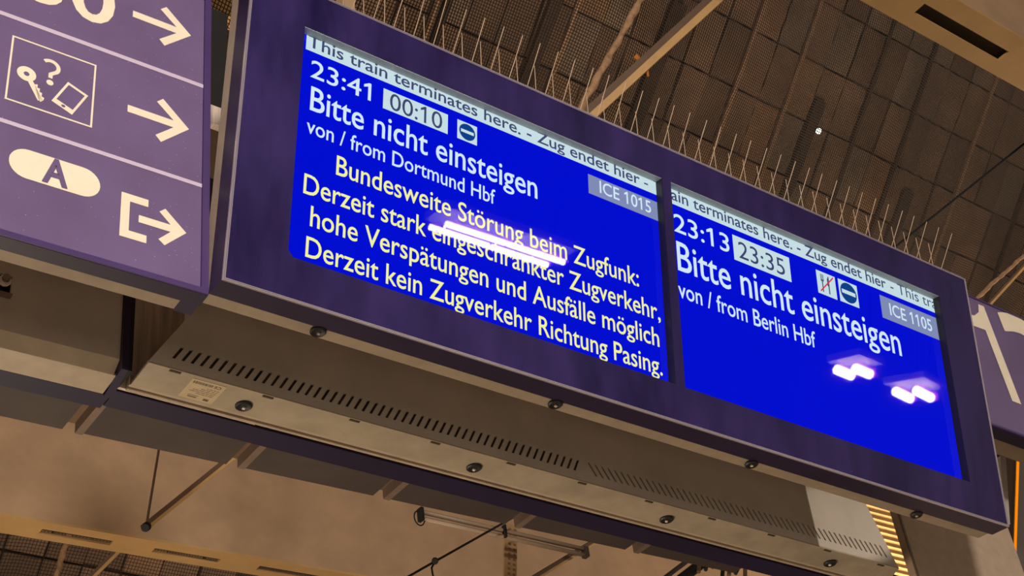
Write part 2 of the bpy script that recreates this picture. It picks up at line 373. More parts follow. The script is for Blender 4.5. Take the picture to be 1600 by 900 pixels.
def flatbar(name, a, b, wdt, label, ext, cat='bar', clamp=None):
    a, b = Vector(a), Vector(b); d = (b-a); a = a-d*ext[0]; b = b+d*ext[1]; dn = (b-a).normalized()
    s = dn.cross(fw).normalized()*wdt/2; t = s.cross(dn).normalized()*wdt/2
    T_ = thing(name, label, cat, a)
    for nm, lo, hi, mm, tt in (('bar_face', -.05, 1, bar_m, 1), ('bar_side', -1.0, -.05, bard_m, .3)):  # second leg of the tan bar in brown: its shade put into colour
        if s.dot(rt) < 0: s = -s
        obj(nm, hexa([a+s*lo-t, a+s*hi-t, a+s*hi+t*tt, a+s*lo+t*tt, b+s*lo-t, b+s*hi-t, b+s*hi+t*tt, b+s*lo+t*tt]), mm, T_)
    if clamp:
        c = Vector(clamp)
        obj('clamp', tube([c-s*1.35-dn*.01, c+s*1.35-dn*.01], .012, 8), clamp_m, T_); obj('clamp_screw', tube([c+s*1.2-dn*.01, c+s*2.1+dn*.012], .005, 8), clamp_m, T_)
    return T_
flatbar('steel_bar', Wd(3.651, 2.661, 4.693), Wd(3.262, 3.116, 4.238), .058, 'long tan angle bar with orange clamp in front of the bird net', (.6, .7), clamp=Wd(3.406, 2.93, 4.424))
flatbar('steel_bar', Wd(5.996, 2.994, 4.36), Wd(5.847, 3.17, 4.184), .022, 'thin tan bar meeting the top edge of the number sign', (1.5, .5))
flatbar('steel_bar', Wd(3.093, 7.329, 4.267), Wd(2.999, 7.453, 4.144), .035, 'thin tan bar behind the beam at the bottom left', (1.2, 1.5))
tag(obj('cable', tube(path(Wd(5.707, 2.606, 4.748), Wd(5.118, 3.116, 4.238), 10, 0, (.6, .25)), .006, 8), dark_m, smooth=True), 'thin dark cable slanting across the bird net at the right', 'cable')
sl = thing('spot_lamp', 'tiny glowing white lamp far up on the brown roof', 'lamp', Wd(7.5, 4.87, 7.57))
obj('bulb', disc(Wd(7.5, 4.87, 7.57), (-.55, -.4, -.6), .023, .02), dot_e, sl); obj('holder', disc(Wd(7.51, 4.88, 7.585), (-.55, -.4, -.6), .028, .012), dark_m, sl)

# ------------------------------------------------------------------ lamps over the platform, mirrored in the display glass
def luminaire(a, b, sep, label, parts=2, r=.024):
    a, b = Vector(a), Vector(b); d = b-a; s = Vector((-d.y, d.x, 0)).normalized()*sep
    T_ = thing('tube_lamp', label, 'lamp', (a+b)/2+Vector((0, 0, .12)), 'tube lamps over the platform')
    u = d.normalized(); hw = s*1.1
    obj('lamp_housing', hexa([a-u*.05+hw*.6+Vector((0, 0, .09)), b+u*.05+hw*.6+Vector((0, 0, .09)), b+u*.05-hw*1.6+Vector((0, 0, .09)), a-u*.05-hw*1.6+Vector((0, 0, .09)), a-u*.05+hw*.6+Vector((0, 0, .15)), b+u*.05+hw*.6+Vector((0, 0, .15)), b+u*.05-hw*1.6+Vector((0, 0, .15)), a-u*.05-hw*1.6+Vector((0, 0, .15))]), greyp_m, T_)
    for w_ in (0, -1):
        for p in range(parts):
            x0 = a+s*w_+d*(p/parts)+u*.012+(u*(-.06) if w_ else Vector((0, 0, 0))); x1 = a+s*w_+d*((p+1)/parts)-u*.012+(u*(-.06) if w_ else Vector((0, 0, 0)))
            obj('lamp_tube', tube([x0, x1], r, 12), tube_e, T_, smooth=False)
    for q in (.1, .9): obj('hanger', tube([a+d*q+Vector((0, 0, .13)), a+d*q+Vector((0, 0, 1.5))], .008, 6), dark_m, T_)
LB = 'white tube lamp over the platform whose %s reflection shows on the %s screen'
luminaire(Wd(5.08, -3.93, 5.0), Wd(6.12, -3.85, 5.0), .135, LB % ('long', 'left'))
luminaire(Wd(9.24, -3.82, 5.0), Wd(9.46, -3.83, 5.0), .15, LB % ('upper left short', 'right'), 1, .045)
luminaire(Wd(10.02, -3.81, 5.0), Wd(10.28, -3.85, 5.0), .17, LB % ('lower right short', 'right'), 1, .045)

# ------------------------------------------------------------------ cable tray and things hung below the roof behind the display
ct = thing('cable_tray', 'dark brown cable tray of flat panels running behind the purple rail', 'tray', Wd(1.0, 3.1, 2.3))
yt = lambda x, d: 3.345-.047*(x-1.288)+d
xs0 = 1.288-.48*4
for k_ in range(9):
    xa = xs0+.482*k_; xb = xa+.435
    obj('tray_panel', hexa([Wd(xa, yt(xa, -.4), 2.30), Wd(xb, yt(xb, -.4), 2.30), Wd(xb, yt(xb, .035), 2.30), Wd(xa, yt(xa, .035), 2.30), Wd(xa, yt(xa, -.4), 2.315), Wd(xb, yt(xb, -.4), 2.315), Wd(xb, yt(xb, .035), 2.315), Wd(xa, yt(xa, .035), 2.315)]), tray_m, ct)
    obj('tray_lip', hexa([Wd(xa-.012, yt(xa, -.4), 2.295), Wd(xa+.01, yt(xa, -.4), 2.295), Wd(xa+.01, yt(xa, .035), 2.295), Wd(xa-.012, yt(xa, .035), 2.295), Wd(xa-.012, yt(xa, -.4), 2.34), Wd(xa+.01, yt(xa, -.4), 2.34), Wd(xa+.01, yt(xa, .035), 2.34), Wd(xa-.012, yt(xa, .035), 2.34)]), lip_m, ct)  # lip paler than the panels: its lit side put into the colour
obj('tray_back', hexa([Wd(-.7, yt(-.7, -.4), 2.33), Wd(3.68, yt(3.68, -.4), 2.33), Wd(3.68, yt(3.68, .04), 2.33), Wd(-.7, yt(-.7, .04), 2.33), Wd(-.7, yt(-.7, -.4), 2.4), Wd(3.68, yt(3.68, -.4), 2.4), Wd(3.68, yt(3.68, .04), 2.4), Wd(-.7, yt(-.7, .04), 2.4)]), bard_m, ct)

ft = thing('tube_rail', 'unlit pale twin tube rail below the tray against the tan beam', 'lamp', L(1.98, 2.2, 1.075))
obj('tube', tube([L(1.988, 2.2, 1.101), L(2.806, 2.2, 1.112)], .0095, 10), tube_m, ft, smooth=True)
obj('tube', tube([L(1.992, 2.2, 1.072), L(2.812, 2.2, 1.085)], .0095, 10), tube_m, ft, smooth=True)
ringp = [L(1.975+.024*math.cos(t_*math.pi/8), 2.2, 1.07+.032*math.sin(t_*math.pi/8)) for t_ in range(17)]
obj('end_ring', tube(ringp, .003, 6), dark_m, ft); obj('end_cap', box(L(1.976, 0, 0).x, L(1.99, 0, 0).x, L(0, 2.185, 0).y, L(0, 2.215, 0).y, L(0, 0, 1.06).z, L(0, 0, 1.115).z), dark_m, ft)
obj('end_cap', box(L(2.80, 0, 0).x, L(2.82, 0, 0).x, L(0, 2.185, 0).y, L(0, 2.215, 0).y, L(0, 0, 1.075).z, L(0, 0, 1.12).z), tray_m, ft)
obj('clip', box(L(2.378, 0, 0).x, L(2.388, 0, 0).x, L(0, 2.18, 0).y, L(0, 2.2, 0).y, L(0, 0, 1.07).z, L(0, 0, 1.125).z), dark_m, ft)
cb = thing('cable', 'thin dark cable with a round joint crossing the tube rail', 'cable', L(1.90, 2.1, .8))
obj('cord', tube([L(2.42, 2.1, 1.15), L(1.9, 2.1, .79), L(1.6, 2.1, .58)], .0045, 8), dark_m, cb); obj('joint', disc(L(1.955, 2.095, .83), (-.4, -.5, -.5), .013, .014), dark_m, cb)
obj('tail', tube([L(1.955, 2.1, .825), L(1.94, 2.1, .80), L(1.944, 2.1, .75)], .004, 6), dark_m, cb)
# pattern strip, braces
ps = thing('perforated_strip', 'faint perforated brown strip hanging against the tan beam', 'strip', L(2.44, 2.35, .8))
xm = lambda z: 2.44+(z-.9)*.17
obj('strip', hexa([L(xm(.6)+.03, 2.35, .6), L(xm(.6)+.095, 2.35, .6), L(xm(.6)+.095, 2.36, .6), L(xm(.6)+.03, 2.36, .6), L(xm(1.2)+.03, 2.35, 1.25), L(xm(1.2)+.095, 2.35, 1.25), L(xm(1.2)+.095, 2.36, 1.25), L(xm(1.2)+.03, 2.36, 1.25)]), mat('faint_tan_strip', (166, 128, 86), .7), ps)
hv = []
for r_ in range(26):
    z = .62+r_*.024
    for c_ in (.048, .075): hv.append(box(L(xm(z)+c_-.006, 0, 0).x, L(xm(z)+c_+.006, 0, 0).x, L(0, 2.347, 0).y, L(0, 2.35, 0).y, L(0, 0, z).z, L(0, 0, z+.009).z))
tag(obj('slot_pattern', join(*hv), mat('strip_slot_brown', (120, 84, 56), .8), ps), kind='stuff')
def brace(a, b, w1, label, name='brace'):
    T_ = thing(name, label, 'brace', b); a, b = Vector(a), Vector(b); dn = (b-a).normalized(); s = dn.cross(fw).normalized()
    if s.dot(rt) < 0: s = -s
    obj('shaded_side', hexa([a-s*w1, a, a+fw*.02, a-s*w1+fw*.02, b-s*w1, b, b+fw*.02, b-s*w1+fw*.02]), bard_m, T_)  # lit and shaded halves of one brace, set by two colours
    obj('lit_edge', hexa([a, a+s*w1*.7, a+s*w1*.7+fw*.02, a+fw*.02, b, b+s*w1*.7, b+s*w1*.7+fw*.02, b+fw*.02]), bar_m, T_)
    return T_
b1 = brace(L(1.30, 2.25, 1.29), L(.876, 2.3, .825), .016, 'brown brace joined to a thin rod in a V before the tan beam')
obj('rod', tube([L(.935, 2.3, 1.25), L(.886, 2.3, .83)], .0045, 6), bard_m, b1); obj('pivot', disc(L(.876, 2.27, .822), (-.4, -.5, -.5), .016, .03), dark_m, b1)
brace(L(2.98, 2.26, 1.235), L(2.44, 2.26, .87), .014, 'brown brace slanting down right of the twin tube rail')
jb = thing('pipe_bundle', 'dark bundle of pipes and clamps under the tray at the bottom right', 'pipes', L(3.2, 2.0, 1.0))
obj('pipe', tube([L(3.02, 2.0, .86), L(3.55, 2.0, 1.24)], .022, 10), dark_m, jb); obj('pipe', tube([L(3.0, 2.0, .90), L(3.5, 2.0, 1.26)], .010, 8), tray_m, jb)
for q in range(7): obj('clamp', tube([L(3.22+.045*q, 1.97, .98+.02*(q % 3)), L(3.27+.045*q, 1.99, 1.09-.02*(q % 2))], .009, 8), dark_m if q % 2 else bard_m, jb)

# ------------------------------------------------------------------ service housing behind the display
SH = thing('service_housing', 'grey and beige service housing with vent slots under and behind the display', 'housing', L(1.13, .36, .01))
WT = math.tan(.12)
def wall(x, z, off=0): return L(x, .317-z*WT+off, z)
Z0, ZA, ZB, Z1 = .010, .031, .062, .36
lb = lambda z: -.003+(z-.01)*.61; rb_ = lambda z: 2.262-(z-.01)*.53
cen = 1.136; pitch = .0206
sl_ = []
for k_ in range(52):
    c = .050+pitch*k_                       # centre at ZA, left half leans right
    if c < 1.105: sl_.append((c, c+.60*(ZB-ZA)-.0045*k_/52))
for k_ in range(53):
    c = 2.220-pitch*k_
    if c > 1.150: sl_.append((c, c-.72*(ZB-ZA)))
sl_.sort(); hwid = .0034
V, F = [], []
def wq(xa0, xb0, xa1, xb1, z0, z1):
    n = len(V); V.extend([wall(xa0, z0), wall(xb0, z0), wall(xb0, z0, .004), wall(xa0, z0, .004), wall(xa1, z1), wall(xb1, z1), wall(xb1, z1, .004), wall(xa1, z1, .004)]); F.extend([tuple(i+n for i in f) for f in BF])
wq(lb(Z0), rb_(Z0), lb(ZA), rb_(ZA), Z0, ZA); wq(lb(ZB), rb_(ZB), lb(Z1), rb_(Z1), ZB, Z1)
ca, cb_ = lb(ZA), lb(ZB)
for a, b in sl_:
    wq(ca, a-hwid, cb_, b-hwid, ZA, ZB); ca, cb_ = a+hwid, b+hwid
wq(ca, rb_(ZA), cb_, rb_(ZB), ZA, ZB)
obj('slotted_panel', (V, F), greyp_m, SH)
obj('dust_filter', hexa([wall(.02, .015, .006), wall(2.25, .015, .006), wall(2.25, .015, .012), wall(.02, .015, .012), wall(.06, .08, .006), wall(2.2, .08, .006), wall(2.2, .08, .012), wall(.06, .08, .012)]), slotback_m, SH)
obj('housing_body', hexa([L(.02, .335, .02), L(2.24, .335, .02), L(2.24, .40, .02), L(.02, .40, .02), L(.22, .295, .36), L(2.06, .295, .36), L(2.06, .40, .36), L(.22, .40, .36)]), greyp_m, SH)
obj('underside_strip', hexa([L(-.003, .316, .006), L(2.264, .316, .006), L(2.30, .404, .006), L(-.001, .404, .006), L(-.003, .316, .012), L(2.264, .316, .012), L(2.30, .404, .012), L(-.001, .404, .012)]), strip_m, SH)
for a, b, z, mm in ((.404, .412, .006, mould_m), (.412, .417, .010, beige_m), (.417, .4245, .003, mould_m), (.4245, .431, .009, beige_m)):
    obj('moulding', box(L(-.003, 0, 0).x, L(2.33, 0, 0).x, L(0, a, 0).y, L(0, b, 0).y, L(0, 0, z).z, L(0, 0, .03).z), mm, SH)
for k_ in range(4):
    sc = obj('screw_cap', disc(L(.241+.6*k_, .372, .006), (0, 0, -1), .0185, .006, 22, .002), black_m, SH)
    obj('screw_pin', disc(L(.243+.6*k_, .376, .002), (0, 0, -1), .0042, .003, 4), pin_m, sc)
for k_ in range(11):
    obj('clip_slot', box(L(.046+.2135*k_, 0, 0).x, L(.071+.2135*k_, 0, 0).x, L(0, .319, 0).y, L(0, .3245, 0).y, L(0, 0, .0045).z, L(0, 0, .007).z), slot_m, SH)
lab = obj('type_label', box(L(.101, 0, 0).x, L(.178, 0, 0).x, L(0, .3265, 0).y, L(0, .398, 0).y, L(0, 0, .0052).z, L(0, 0, .0062).z), label_m, SH, 'printed paper type label')
Lb = lambda a, b, off: L(.178-a, .3265+b, .0050-off)          # read from behind: a runs to the left
parts = []
v, f, _ = lettering('CE', .008, .024, .006, .0085, .0002)
parts.append(([Lb(p[0], .0205-p[1], 0) for p in v], f))
xq = .027
while xq < .069:
    wq_ = random.choice([.0008, .0014, .0022]); parts.append(([Lb(p[0], p[1], 0) for p in rect2(xq, xq+wq_, .006, .0145)[0]], [(0, 1, 2, 3)])); xq += wq_+random.choice([.0008, .0013])
tag(obj('label_print', join(*parts), ink_m, lab), kind='stuff')
parts = []
for r_, (n_, x_) in enumerate(((3, .034), (4, .045), (5, .06), (5, .066), (3, .05))):
    xq = .006+.001*r_; yq = .022+.006*r_
    while xq < x_: w_ = random.uniform(.004, .011); parts.append(([Lb(p[0], p[1], 0) for p in rect2(xq, min(xq+w_, x_), yq, yq+.0017)[0]], [(0, 1, 2, 3)])); xq += w_+.0018
parts.append(([Lb(p[0], p[1], 0) for p in rect2(.012, .024, .058, .066)[0]], [(0, 1, 2, 3)]))
parts.append(([Lb(p[0], p[1], 0) for p in rect2(.038, .062, .055, .0565)[0]], [(0, 1, 2, 3)]))
parts.append(([Lb(p[0], p[1], 0) for p in rect2(.040, .060, .060, .0635)[0]], [(0, 1, 2, 3)]))
tag(obj('label_print', join(*parts), ink2_m, lab), kind='stuff')
# dark side sheet beyond the left end
obj('side_sheet', hexa([L(-.03, .425, .008), L(.30, .425, .008), L(.30, .433, .008), L(-.03, .433, .008), L(-.03, .405, .5), L(.3, .405, .5), L(.3, .413, .5), L(-.03, .413, .5)]), steel_m, SH, 'dark glossy end sheet')
obj('side_channel', box(L(-.0265, 0, 0).x, L(-.018, 0, 0).x, L(0, .36, 0).y, L(0, .424, 0).y, L(0, 0, .006).z, L(0, 0, .4).z), dark_m, SH)
bp_ = thing('back_plate', 'black mounting plate high in the gap between left sign and display', 'plate', L(.05, .38, .75))
obj('plate', box(L(-.05, 0, 0).x, L(.207, 0, 0).x, L(0, .38, 0).y, L(0, .40, 0).y, L(0, 0, .86).z, L(0, 0, 1.222).z), dark_m, bp_)
obj('bracket', box(L(.02, 0, 0).x, L(.19, 0, 0).x, L(0, .36, 0).y, L(0, .38, 0).y, L(0, 0, .79).z, L(0, 0, .85).z), steel_m, bp_)
obj('lower_plate', box(L(.0, 0, 0).x, L(.19, 0, 0).x, L(0, .37, 0).y, L(0, .39, 0).y, L(0, 0, .3).z, L(0, 0, .62).z), dark_m, bp_)
PR = thing('rear_rail', 'dark purple rail along the back edge of the underside', 'rail', L(1, .46, .01))
obj('rail_right', box(L(-.020, 0, 0).x, L(2.62, 0, 0).x, L(0, .436, 0).y, L(0, .497, 0).y, L(0, 0, .004).z, L(0, 0, .07).z), rail_m, PR)
obj('rail_left', hexa([L(-1.3, .502, .004), L(-.022, .457, .004), L(-.022, .508, .004), L(-1.3, .562, .004), L(-1.3, .502, .07), L(-.022, .457, .07), L(-.022, .508, .07), L(-1.3, .562, .07)]), rail_m, PR)
obj('rail_groove', box(L(-.020, 0, 0).x, L(2.62, 0, 0).x, L(0, .4325, 0).y, L(0, .436, 0).y, L(0, 0, .012).z, L(0, 0, .07).z), dark_m, PR)
for k_ in range(1):
    p = L(.545+.9*k_, .33, 0)
    tag(obj('suspension_post', box(p.x-.017, p.x+.017, p.y-.02, p.y+.02, L(0, 0, .36).z, 7.5), conc_m, origin=(p.x, p.y, L(0, 0, .36).z)), 'tan suspension post rising behind the display at its %s' % ('left third' if k_ == 0 else 'middle'), 'post')

# ------------------------------------------------------------------ the departure display
W_, H_ = 2.36, .774
DD = thing('departure_display', 'wide dark purple departure display with two bright blue screens', 'display', O)
ou = [(.133, 1.158), (1.187, 2.221)]; ov = (.098, .672)
def fr(u, v, y): q = D(u, v, 0); return q+Vector((0, y, y*.08))    # casing runs straight back
mi = .0035; LO_ = .0233
def slab(u0, u1, v0, v1, a, b, name, m, parent, label=None):
    f = (lambda u, v, o: D(u, v, o)) ; return obj(name, hexa([f(u0, v0, a), f(u1, v0, a), f(u1, v1, a), f(u0, v1, a), f(u0, v0, b), f(u1, v0, b), f(u1, v1, b), f(u0, v1, b)]), m, parent, label)
# front frame: one mesh, two openings
us = [mi, ou[0][0], ou[0][1], ou[1][0], ou[1][1], W_-mi]; vs_ = [mi, ov[0], ov[1], H_-mi]
V, F = [], []
for i in range(5):
    for j in range(3):
        if j == 1 and i in (1, 3): continue
        a = slab.__defaults__; n = len(V)
        V.extend([D(us[i], vs_[j], 0), D(us[i+1], vs_[j], 0), D(us[i+1], vs_[j+1], 0), D(us[i], vs_[j+1], 0), D(us[i], vs_[j], .020), D(us[i+1], vs_[j], .020), D(us[i+1], vs_[j+1], .020), D(us[i], vs_[j+1], .020)])
        F.extend([tuple(q+n for q in f) for f in BF])
o = obj('front_frame', (V, F), bezel_m, DD)
bm = bmesh.new(); bm.from_mesh(o.data); bmesh.ops.remove_doubles(bm, verts=bm.verts, dist=1e-5)
dup = {}
for f in list(bm.faces): dup.setdefault(tuple(sorted(v.index for v in f.verts)), []).append(f)
bmesh.ops.delete(bm, geom=[f for g in dup.values() if len(g) > 1 for f in g], context='FACES_ONLY'); bmesh.ops.recalc_face_normals(bm, faces=bm.faces); bm.to_mesh(o.data); bm.free()
for a, b in ou:
    slab(a+.0012, b-.0012, ov[1]-.0012, ov[1]+.0004, .0015, LO_, 'reveal_liner', liner_m, DD, 'pale grey upper liner')  # added liner, pale so the upper reveal looks lit by the screen
    slab(b-.0012, b+.0004, ov[0], ov[1], .0015, LO_, 'reveal_liner', black_m, DD); slab(a-.0004, a+.0012, ov[0], ov[1], .0015, LO_, 'reveal_liner', black_m, DD)  # added black liners keep the side reveals dark beside the glowing screen
# chamfered lower left corner of the left screen
obj('corner_fillet', on(D, poly2([(ou[0][0], ov[0]), (ou[0][0]+.016, ov[0]), (ou[0][0], ov[0]+.02)]), .004), bezel_m, DD)
# double polished trim round the frame
for k_, (e0, e1, off) in enumerate(((.0, .0024, -.0012), (.0034, .0056, -.001))):
    obj('trim', join(*[slabv for slabv in [
        ([D(*p) for p in [(e0, e0, off), (W_-e0, e0, off), (W_-e0, e1, off), (e0, e1, off), (e0, e0, .004), (W_-e0, e0, .004), (W_-e0, e1, .004), (e0, e1, .004)]], BF),
        ([D(*p) for p in [(e0, H_-e1, off), (W_-e0, H_-e1, off), (W_-e0, H_-e0, off), (e0, H_-e0, off), (e0, H_-e1, .004), (W_-e0, H_-e1, .004), (W_-e0, H_-e0, .004), (e0, H_-e0, .004)]], BF),
        ([D(*p) for p in [(e0, e1, off), (e1, e1, off), (e1, H_-e1, off), (e0, H_-e1, off), (e0, e1, .004), (e1, e1, .004), (e1, H_-e1, .004), (e0, H_-e1, .004)]], BF),
        ([D(*p) for p in [(W_-e1, e1, off), (W_-e0, e1, off), (W_-e0, H_-e1, off), (W_-e1, H_-e1, off), (W_-e1, e1, .004), (W_-e0, e1, .004), (W_-e0, H_-e1, .004), (W_-e1, H_-e1, .004)]], BF)]]), chrome_m, DD, 'polished metal trim')
def casing(u0, u1, v0, v1, ya, yb, name, m, lift=0, label=None):
    c = lambda u, v, y: D(u, v, 0)+Vector((0, y, y*.08+lift))
    return obj(name, hexa([c(u0, v0, ya), c(u1, v0, ya), c(u1, v1, ya), c(u0, v1, ya), c(u0, v0, yb), c(u1, v0, yb), c(u1, v1, yb), c(u0, v1, yb)]), m, DD, label)
# hollow purple surround (four walls) then the beige casing
for nm, (a, b, c_, d_) in (('lower_edge', (0, W_, 0, .012)), ('upper_edge', (0, W_, H_-.012, H_)), ('side_edge', (0, .012, .012, H_-.012)), ('side_edge', (W_-.012, W_, .012, H_-.012))):
    casing(a, b, c_, d_, .004, .057, nm, bezel_d)
casing(.002, W_-.012, .003, H_-.002, .057, .095, 'rear_casing', beige_m, 0, 'beige rear casing')
for k_ in range(4):
    sc = obj('screw_cap', disc(L(.248+.604*k_, .069, .006), (0, 0, -1), .017, .006, 22, .002), black_m, DD); obj('screw_pin', disc(L(.25+.604*k_, .071, .002), (0, 0, -1), .004, .003, 4), steel_m, sc)
LO, GO = .0235, .0115      # depth of the screens and of the glass behind the frame face
S = []
for k_, (a, b) in enumerate(((.129, 1.176), (1.183, 2.242))):
    s_ = slab(a, b, .094, .6878 if k_ == 0 else .6902, LO, LO+.012, 'screen', blue_e, DD, 'left blue screen' if k_ == 0 else 'right blue screen'); S.append(s_)
    slab(ou[k_][0]+.0005, ou[k_][1]-.0005, ov[0]+.0005, ov[1]-.0005, GO, GO+.0004, 'glass_pane', glass_m, DD)
LN = LO-.0006
def put(scr, vf, m, layer=0, name='lettering', label=None):
    o = obj(name, on(D, vf, LN-.0005*layer), m, S[scr]); 
    if label: o['label'] = label
    return o
def txt(scr, body, u0, u1, v, cap, wt, m, layer=0, xs=None, label=None):
    v_, f_, kx = lettering(body, u0, u1, v, cap, wt, xs); put(scr, (v_, f_), m, layer, 'lettering', label); return kx
# left screen
put(0, rect2(.1510, 1.176, .6325, .6765), bar_e, 0, 'ticker_bar', 'pale ticker bar'); put(0, rect2(.1510, 1.176, .6765, .6875), edge_e, 0, 'ticker_edge', 'dim grey green edge')
kx = txt(0, 'This train terminates here. - Zug endet hier', .1548, 1.1022, .6425, .0315, 0.0005, inkb_e, 1, label='dark ticker text reading This train terminates here. - Zug endet hier')
txt(0, '- T', 1.1165, 0, .6425, .0315, 0.0000, inkb_e, 1, kx)
txt(0, '23:41', .1668, .3185, .5655, .0455, 0.0004, white_e, 0)
put(0, rect2(.350, .5232, .5600, .6140), bar_e, 0, 'time_box', 'pale box')
txt(0, '00:10', .3675, .5075, .5650, .0445, 0.0000, inkb_e, 1)
put(0, rect2(.5495, .6047, .5608, .6130), bar_e, 0, 'pictogram_box')
put(0, ell2(.5770, .5870, .0225, .0222), navy_e, 1, 'pictogram'); put(0, rect2(.5590, .5950, .5830, .5912), bar_e, 2, 'pictogram')
txt(0, 'Bitte nicht einsteigen', .1708, .7777, .4805, .0610, 0.0006, white_e, 0)
txt(0, 'von / from Dortmund Hbf', .1665, .6560, .4203, .0382, 0.0003, white_e, 0)
txt(0, 'Bundesweite Störung beim Zugfunk:', .2426, 1.0807, .3437, .0480, 0.0004, yell_e)
txt(0, 'Derzeit stark eingeschränkter Zugverkehr,', .1690, 1.1439, .2702, .0480, 0.0004, yell_e)
txt(0, 'hohe Verspätungen und Ausfälle möglich', .1893, 1.1348, .1980, .0480, 0.0004, yell_e)
txt(0, 'Derzeit kein Zugverkehr Richtung Pasing.', .1834, 1.1392, .1240, .0475, 0.0004, yell_e)
put(0, rect2(.9346, 1.176, .5556, .6108), greyb_e, 0, 'number_box', 'grey train number box')
txt(0, 'ICE 1015', .9695, 1.1346, .5696, .0345, 0.0003, white_e, 1)
# right screen
put(1, rect2(1.2040, 2.242, .6262, .6800), bar_e, 0, 'ticker_bar', 'pale ticker bar'); put(1, rect2(1.2040, 2.242, .6800, .6900), edge_e, 0, 'ticker_edge', 'dim grey green edge')
kx = txt(1, 'ain terminates here. - Zug endet hier', 1.2067, 2.0145, .6385, .0335, 0.0005, inkb_e, 1)
txt(1, '- This tra', 2.0330, 0, .6395, .0335, 0.0000, inkb_e, 1, kx)
txt(1, '23:13', 1.2098, 1.4005, .5465, .0525, 0.0005, white_e)
put(1, rect2(1.4152, 1.6230, .5327, .6078), bar_e, 0, 'time_box', 'pale box')
txt(1, '23:35', 1.4330, 1.6010, .5440, .0500, 0.0000, inkb_e, 1)
put(1, rect2(1.7250, 1.7987, .5350, .6060), bar_e, 0, 'pictogram_box')
put(1, join(rect2(1.7400, 1.7425, .580, .598), rect2(1.7445, 1.747, .580, .598), rect2(1.7490, 1.7515, .580, .598), rect2(1.7400, 1.7515, .576, .581), rect2(1.7437, 1.7479, .543, .577)), inkb_e, 1, 'pictogram', 'fork')
put(1, join(poly2([(1.768, .543), (1.7725, .543), (1.7725, .598), (1.770, .598), (1.765, .588), (1.765, .568), (1.768, .566)])), inkb_e, 1, 'pictogram', 'knife')
put(1, line2([(1.7345, .5425), (1.790, .600)], .0038), red_e, 2, 'pictogram', 'red slash')
put(1, rect2(1.8108, 1.8860, .5366, .6066), bar_e, 0, 'pictogram_box')
put(1, ell2(1.8480, .5718, .0325, .0310), navy_e, 1, 'pictogram'); put(1, rect2(1.8210, 1.8750, .5660, .5780), bar_e, 2, 'pictogram')
txt(1, 'Bitte nicht einsteigen', 1.2130, 2.0400, .4350, .0830, 0.0007, white_e)
txt(1, 'von / from Berlin Hbf', 1.2087, 1.6900, .3575, .0470, 0.0004, white_e)
put(1, rect2(1.9803, 2.242, .5377, .6095), greyb_e, 0, 'number_box', 'grey train number box')
txt(1, 'ICE 1105', 2.0155, 2.1940, .5565, .0375, 0.0004, white_e, 1)
# clear bird spikes on top
BS = thing('bird_spikes', 'strip of thin steel anti-bird spikes along the top of the display', 'spikes', L(0, -.11, .765))
obj('base_strip', box(L(.07, 0, 0).x, L(2.30, 0, 0).x, L(0, -.121, 0).y, L(0, -.099, 0).y, L(0, 0, .7635).z, L(0, 0, .769).z), steel_m, BS)
for k_ in range(41):
    x = .094+.0546*k_; j = random.uniform(-.003, .003)
    obj('spike', tube([L(x, -.112, .766), L(x+j, -.112-.084, .766+.098)], .00105, 5), spike_m, BS)
    x -= .0165
    obj('spike', tube([L(x, -.108, .766), L(x+random.uniform(-.002, .002), -.122, .766+.106)], .00105, 5), spike_m, BS)

# ------------------------------------------------------------------ left direction sign
SA = .024
def G(u, v, off=0): return L(0, .060, 0)+Vector((u*math.cos(SA)+off*math.sin(SA), -u*math.sin(SA)+off*math.cos(SA), v))
DS = thing('direction_sign', 'purple station direction sign with cream arrows left of the display', 'sign', G(-.6, .008))
def gslab(u0, u1, v0, v1, a, b, name, m, parent=None, label=None):
    return obj(name, hexa([G(u0, v0, a), G(u1, v0, a), G(u1, v1, a), G(u0, v1, a), G(u0, v0, b), G(u1, v0, b), G(u1, v1, b), G(u0, v1, b)]), m, parent or DS, label)
SX, FV0, FV1 = .002, .006, .856
gslab(-1.25, SX-.0165, FV0+.0135, FV1-.016, .003, .02, 'face_panel', sign_m)
def bev(u0, u1, v0, v1, name):   # raised frame bar with a soft inner bevel
    return gslab(u0, u1, v0, v1, 0, .04, name, signf_m)
bev(SX-.0155, SX, FV0, FV1, 'frame_stile'); bev(-1.25, SX-.0155, FV0, FV0+.0125, 'frame_rail'); bev(-1.25, SX-.0155, FV1-.015, FV1, 'frame_rail')
gslab(-1.25, SX, FV0-.001, FV0+.0005, .004, .04, 'frame_underside', bezel_d)
gslab(-1.25, -.038, FV0+.001, FV1-.002, .04, .072, 'rear_casing', beige_m, None, 'beige rear casing')
gslab(-.038, SX-.002, FV0+.001, FV1-.002, .04, .076, 'end_housing', bezel_d)
def gp(vf, m, name, off=.0022, label=None): return obj(name, on(G, vf, off), m, DS, label)
gp(rect2(-1.25, -.0145, .2755, .2855), lilac_m, 'divider_line'); gp(rect2(-1.25, -.0145, .5600, .5710), lilac_m, 'divider_line')
arrow = lambda dx, dy, xl: poly2([(-.1795+xl+dx, .4150+dy), (-.0795+dx, .4150+dy), (-.1180+dx, .3770+dy), (-.1055+dx, .3625+dy), (-.0450+dx, .4247+dy), (-.1040+dx, .4862+dy), (-.1175+dx, .4720+dy), (-.0795+dx, .4345+dy), (-.1795+xl+dx, .4345+dy)])
gp(arrow(0, 0, 0), cream_m, 'arrow'); gp(arrow(0, .283, 0), cream_m, 'arrow')
b_ = arrow(0, 0, 0)[0]
